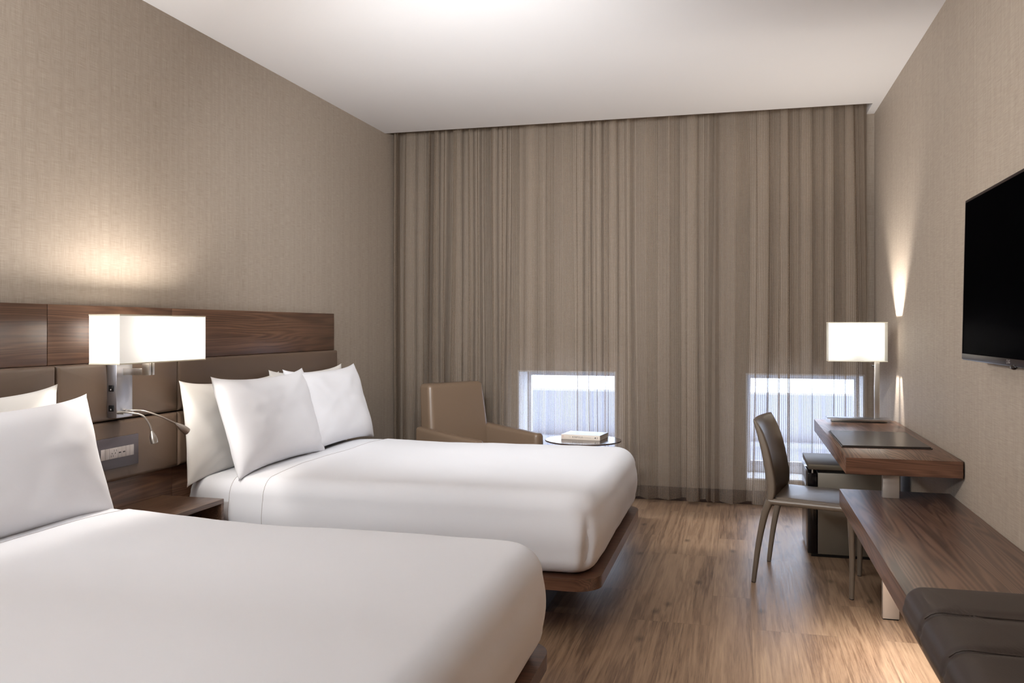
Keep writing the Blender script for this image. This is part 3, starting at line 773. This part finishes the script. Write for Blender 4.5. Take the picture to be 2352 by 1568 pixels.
# padded cushion on the bench
def weltfn(co, n):
    d = 0
    for yw in WELT:
        yy = yw-.018*math.sin(max(0, min(1, (co.x-3.25)/.52))*math.pi)+(.0)
        d += math.exp(-((co.y-yy)/.012)**2)
    seg = abs(n.z)+.4*abs(n.x)
    return -n*.007*min(d, 1)*min(1, seg)
WELT = (2.27, 2.02, 1.77, 1.52, 1.27)
cu = softbody(3.222, W-.004, 1.05, 2.52, .5685, .668, .05, .05, .02, dome=.006, bulge=.004, nseg=8, ntop=22, wob=.003, seed=2, fn=weltfn, nxy=(60, 150))
cush = link('bench_cushion', cu, M['leather_bench'], None, smooth=True)
tag(cush, 'dark brown padded leather seat cushion lying on the near end of the bench', 'cushion')
for yw in WELT[:3]:
    pts = []
    for k in range(40):
        t = k/39; x = 3.232+(W-.03-3.232)*t
        yy = yw-.018*math.sin(t*math.pi)
        e = min(1, max(0, (x-3.222)/.05)); zz = .668-.05+.05*math.sqrt(max(0, 1-(1-e)**2))+.001
        pts.append((x, yy, zz))
    bm = bmesh.new(); tube(bm, pts, .0016, 8); link('piping', bm, M['leather_bench'], cush, smooth=True)

# desk blotter folder
T = Matrix.Translation((0, 0, 0))
fo = empty('desk_blotter', (3.5, 4.86, .76), 'dark brown leather desk folder lying flat on the desk', 'folder')
def quad_slab(name, pts, z0, z1, mat, parent, bev=.0015):
    bm = bmesh.new(); lo = [bm.verts.new((x, y, z0)) for x, y in pts]; hi = [bm.verts.new((x, y, z1)) for x, y in pts]
    for k in range(4): bm.faces.new((lo[k], lo[(k+1) % 4], hi[(k+1) % 4], hi[k]))
    bm.faces.new(hi); bm.faces.new(lo[::-1])
    bmesh.ops.bevel(bm, geom=bm.edges[:], offset=bev, segments=2, affect='EDGES')
    return link(name, bm, mat, parent, smooth=True, angle=40)
fp = [(3.290, 4.545), (3.712, 4.575), (3.704, 5.205), (3.292, 5.215)]
quad_slab('back_cover', fp, .7605, .7655, M['blotter'], fo)
quad_slab('front_cover', [(3.296, 4.551), (3.706, 4.581), (3.698, 5.199), (3.298, 5.209)], .7658, .7705, M['blotter'], fo)

# desk lamp
dl = empty('table_lamp', (3.52, 5.83, .76), 'table lamp with a rectangular white shade and off-centre metal stem on the desk', 'lamp')
box('base', 3.366, 3.694, 5.79, 5.875, .7605, .779, M['metal'], dl, bevel=.001)
box('base_plate', 3.340, 3.712, 5.735, 5.89, .779, .783, M['metal_flat'], dl, bevel=.001)
box('stem', 3.622, 3.653, 5.815, 5.832, .7835, 1.19, M['metal'], dl, bevel=.001)
bm = bmesh.new(); add_box(bm, 3.50, 3.645, 5.818, 5.829, 1.178, 1.190); add_box(bm, 3.515, 3.535, 5.814, 5.834, 1.19, 1.225); link('lamp_holder', bm, M['metal'], dl)
bm = bmesh.new(); tube(bm, [(3.606, 5.815, 1.115), (3.622, 5.82, 1.115)], .004, 10); link('switch_knob', bm, M['black'], dl, smooth=True, angle=50)
SX0, SX1, SY0, SY1, SZ0, SZ1 = 3.345, 3.692, 5.765, 5.895, 1.142, 1.388
sh = shade_mesh('lamp_shade', SX0+.012, SX1-.016, SY0+.006, SY1-.006, SZ0+.002, SZ1-.002, M['desk_shade'], dl)
sv = shade_mesh('outer_shade', SX0, SX1, SY0, SY1, SZ0, SZ1, M['sheer_shade'], sh)
rim('shade_trim', SX0, SX1, SY0, SY1, SZ1-.004, .005, .001, M['shade_trim'], sh)
rim('shade_trim', SX0, SX1, SY0, SY1, SZ0-.001, .005, .001, M['shade_trim'], sh)
bm = bmesh.new(); bmesh.ops.create_uvsphere(bm, u_segments=20, v_segments=12, radius=.026, matrix=Matrix.Translation((3.525, 5.83, 1.255))); link('bulb', bm, M['bulb'], dl, smooth=True)
point('desk_lamp_glow', (3.525, 5.83, 1.31), DLW, (1, .94, .87), .018)

# ------------------------------------------------------------------ minibar fridge
fr = empty('minibar_fridge', (3.45, 5.62, 0), 'small grey-bronze minibar fridge with a black door under the desk', 'fridge')
fx0, fy0, fy1 = 3.192, 5.372, 5.845
box('body', fx0+.056, 3.70, fy0, fy1, .018, .497, M['fridge_side'], fr, bevel=.003)
box('door', fx0, fx0+.052, fy0+.001, fy1, .020, .494, M['gloss_black'], fr, bevel=.003)
box('plinth', fx0+.02, 3.68, fy0+.012, fy1-.01, 0, .0178, M['black'], fr)
bm = bmesh.new(); add_box(bm, fx0+.004, 3.70, fy0-.002, fy1+.02, .516, .545, .0015); link('top_shelf', bm, M['fridge_top'], fr, smooth=True, angle=30)
box('spacer', fx0+.07, 3.68, fy0+.02, fy1-.01, .4972, .5158, M['black'], fr)
bm = bmesh.new(); tube(bm, [(fx0+.028, fy0+.014, .4945), (fx0+.028, fy0+.014, .5158)], [.007, .005], 12); link('hinge_pin', bm, M['metal'], fr, smooth=True, angle=50)

# ------------------------------------------------------------------ desk chair
dc = empty('desk_chair', (3.1, 4.9, 0), 'taupe leather desk chair with a curved back pulled up to the desk', 'chair')
fwv = Vector((.934, -.358, 0)); sdv = Vector((.205, .979, 0)).normalized()
O = Vector((2.866, 4.745, 0)); CW = .485
TC = Matrix(((fwv.x, sdv.x, 0, O.x), (fwv.y, sdv.y, 0, O.y), (0, 0, 1, 0), (0, 0, 0, 1)))
def leg(pts, radii, name='leg'):
    bm = bmesh.new(); sp_ = spline(pts, 6); n = len(sp_); rr = []
    for k in range(n):
        t = k/(n-1)*(len(radii)-1); i = min(int(t), len(radii)-2); rr.append(radii[i]+(radii[i+1]-radii[i])*(t-i))
    tube(bm, sp_, rr, 14)
    return put(name, bm, M['leather_chair'], TC, dc, 50)
for s in (.016, CW-.016):
    leg([(.004, s, .004), (.030, s, .20), (.062, s, .36), (.092, s, .445)], [.0125, .016, .019, .022])
    leg([(.505, s, .004), (.508, s, .22), (.500, s, .428)], [.0125, .015, .019])
    for gx in (.004, .505):
        bm = bmesh.new(); tube(bm, [(gx, s, 0), (gx, s, .005)], .012, 12); put('leg_glide', bm, M['black'], TC, dc)
# back: side profile (rear edge, front edge) by height, swept across the width with a slight hollow
prof = [(.40, .066, .100), (.44, .070, .118), (.48, .074, .130), (.52, .073, .134), (.56, .068, .130), (.61, .060, .121), (.67, .049, .108), (.73, .036, .092), (.79, .020, .069), (.83, .009, .047), (.855, .002, .028), (.864, .004, .018)]
bm = bmesh.new(); NS = 26; rings = []
zs = np.linspace(.40, .864, 34)
zb = [np.interp(zs, [p[0] for p in prof], [p[k] for p in prof]) for k in (1, 2)]
for j in range(NS+1):
    u = -math.cos(math.pi*j/NS); s = CW/2*(1+u)
    e = math.sqrt(max(0, 1-abs(u)**8))
    hol = -.022*(1-u*u)
    back = []; front = []
    for z, a, b in zip(zs, *zb):
        m_ = (a+b)/2; h = (b-a)/2*(.30+.70*e)*(1. if abs(u) > .86 else .62+.38*((abs(u))/.86)**6)
        back.append((m_-h+hol, s, z)); front.append((m_+h+hol, s, z))
    rings.append(back+front[::-1])
vr = [[bm.verts.new(p) for p in r_] for r_ in rings]; n = len(vr[0])
for a, b in zip(vr, vr[1:]):
    for k in range(n): bm.faces.new((a[k], a[(k+1) % n], b[(k+1) % n], b[k]))
bm.faces.new(vr[0]); bm.faces.new(vr[-1][::-1])
put('backrest', bm, M['leather_chair'], TC, dc, 60)
bm = softbody(.105, .520, .020, CW-.020, .432, .463, .03, .014, .010, dome=.004, nseg=4, ntop=8, nxy=(18, 18)); put('seat', bm, M['leather_chair'], TC, dc)
for s in (.012, CW-.012):
    bm = bmesh.new(); tube(bm, [(.085, s, .440), (.25, s, .443), (.515, s, .447)], .0165, 14); put('seat_rail', bm, M['leather_chair'], TC, dc, 50)

# ------------------------------------------------------------------ television
tv = empty('television', (3.70, 3.23, 1.54), 'black flat-screen television mounted on the right wall', 'television')
ty0, ty1, tz0, tz1 = 2.672, 3.800, 1.226, 1.863
TT = Matrix.Translation((3.676, 0, tz1)) @ Matrix(((1, 0, .0215, 0), (0, 1, 0, 0), (0, 0, 1, 0), (0, 0, 0, 1))) @ Matrix.Translation((0, 0, -tz1))
bm = bmesh.new(); add_box(bm, .003, .035, ty0, ty1, tz0, tz1, .003)
put('housing', bm, M['tv_edge'], TT, tv, 40)
bm = bmesh.new()
add_box(bm, 0, .0029, ty0, ty1, tz1-.010, tz1, .0008); add_box(bm, 0, .0029, ty0, ty1, tz0+.004, tz0+.026, .0008)
add_box(bm, 0, .0029, ty0, ty0+.006, tz0+.026, tz1-.010); add_box(bm, 0, .0029, ty1-.006, ty1, tz0+.026, tz1-.010)
put('bezel', bm, M['tv_bezel'], TT, tv, 40)
bm = bmesh.new(); add_box(bm, .0012, .0029, ty0+.006, ty1-.006, tz0+.026, tz1-.010); put('screen', bm, M['screen'], TT, tv, 40)
bm = bmesh.new(); bmesh.ops.create_uvsphere(bm, u_segments=20, v_segments=12, radius=.012, matrix=Matrix.Translation((.004, 3.135, tz0)) @ Matrix.Diagonal((.8, 2.2, .8, 1))); put('sensor', bm, M['gloss_black'], TT, tv)
bm = bmesh.new(); add_box(bm, .0355, .09, 2.95, 3.52, 1.36, 1.72, .002); add_box(bm, .06, .0925, 2.8, 3.6, 1.50, 1.58); put('wall_bracket', bm, M['dark_metal'], TT, tv, 40)
TL_ = TT @ Matrix.Translation((-.0006, 3.185, 1.2415)) @ Matrix.Rotation(-90*D2R, 4, 'Z') @ Matrix.Rotation(90*D2R, 4, 'X')
lg = text_bm('LG', .016, M['logo'], 'logo_text', tv, TL_ @ Matrix.Translation((.012, 0, 0)), 1.)
bm = bmesh.new(); pr = []
for k in range(24):
    a = 2*math.pi*k/24; pr.append((math.cos(a), math.sin(a)))
i_ = [bm.verts.new((c*.0052, s*.0052, 0)) for c, s in pr]; o_ = [bm.verts.new((c*.0068, s*.0068, 0)) for c, s in pr]
for k in range(24): bm.faces.new((i_[k], o_[k], o_[(k+1) % 24], i_[(k+1) % 24]))
put('logo_ring', bm, M['logo'], TL_ @ Matrix.Translation((-.010, 0, 0)), lg)

# ------------------------------------------------------------------ light
wd = bpy.data.worlds.new('World'); S.world = wd; wd.use_nodes = True
bg = wd.node_tree.nodes['Background']; bg.inputs[0].default_value = (.66, .78, 1, 1); bg.inputs[1].default_value = 9.5
for a, b in WIN:
    o = area('window_portal', ((a+b)/2, DB+.395, (ZB+ZT)/2), (-90, 0, 0), b-a, ZT-ZB, 1, (1, 1, 1)); o.data.cycles.is_portal = True
# unseen ceiling light assumed behind the camera, added fills, under-bench strip
area('ceiling_light', (1.2, -1.4, H-.05), (34, 0, -16), 1.6, 1.0, 62, (.94, .975, 1))
area('ceiling_fill', (.55, .5, 1.85), (139, 0, 2), .5, .5, 84, (.94, .975, 1))  # added unseen fill, aimed upward to brighten the ceiling
area('curtain_fill', (1.6, 2.75, 2.42), (78, 0, 0), 1.3, .12, 42, (.94, .97, 1), 96)  # added unseen fill toward the curtain and far bed, no fixture there
area('wall_fill', (.25, 2.1, 2.0), (88, 0, -62), .3, .3, 13, (1, .97, .93), 72)  # added unseen fill that brightens the television wall
area('bench_light', (3.44, 2.6, .475), (0, 8, 0), .1, 3.0, 18, (1, .95, .89), 130)

# ------------------------------------------------------------------ camera
cam = bpy.data.cameras.new('Camera'); co = bpy.data.objects.new('Camera', cam); COL.objects.link(co)
co.location = (2.797, 0, 1.355); co.rotation_euler = (90*D2R, 0, 14.778*D2R)
cam.lens = 1975*36/2352; cam.sensor_width = 36; cam.sensor_fit = 'HORIZONTAL'; cam.shift_y = -32/2352; cam.clip_start = .05
S.camera = co
vs = S.view_settings; vs.view_transform = 'Standard'; vs.look = 'None'; vs.gamma = 1; vs.use_curve_mapping = False; vs.exposure = 0.08
S.cycles.max_bounces = 6; S.cycles.diffuse_bounces = 4; S.cycles.glossy_bounces = 3; S.cycles.transparent_max_bounces = 12; S.cycles.use_denoising = True; S.cycles.caustics_reflective = False; S.cycles.caustics_refractive = False
S.cycles.sample_clamp_indirect = 6; S.cycles.use_adaptive_sampling = True; S.cycles.adaptive_threshold = .1
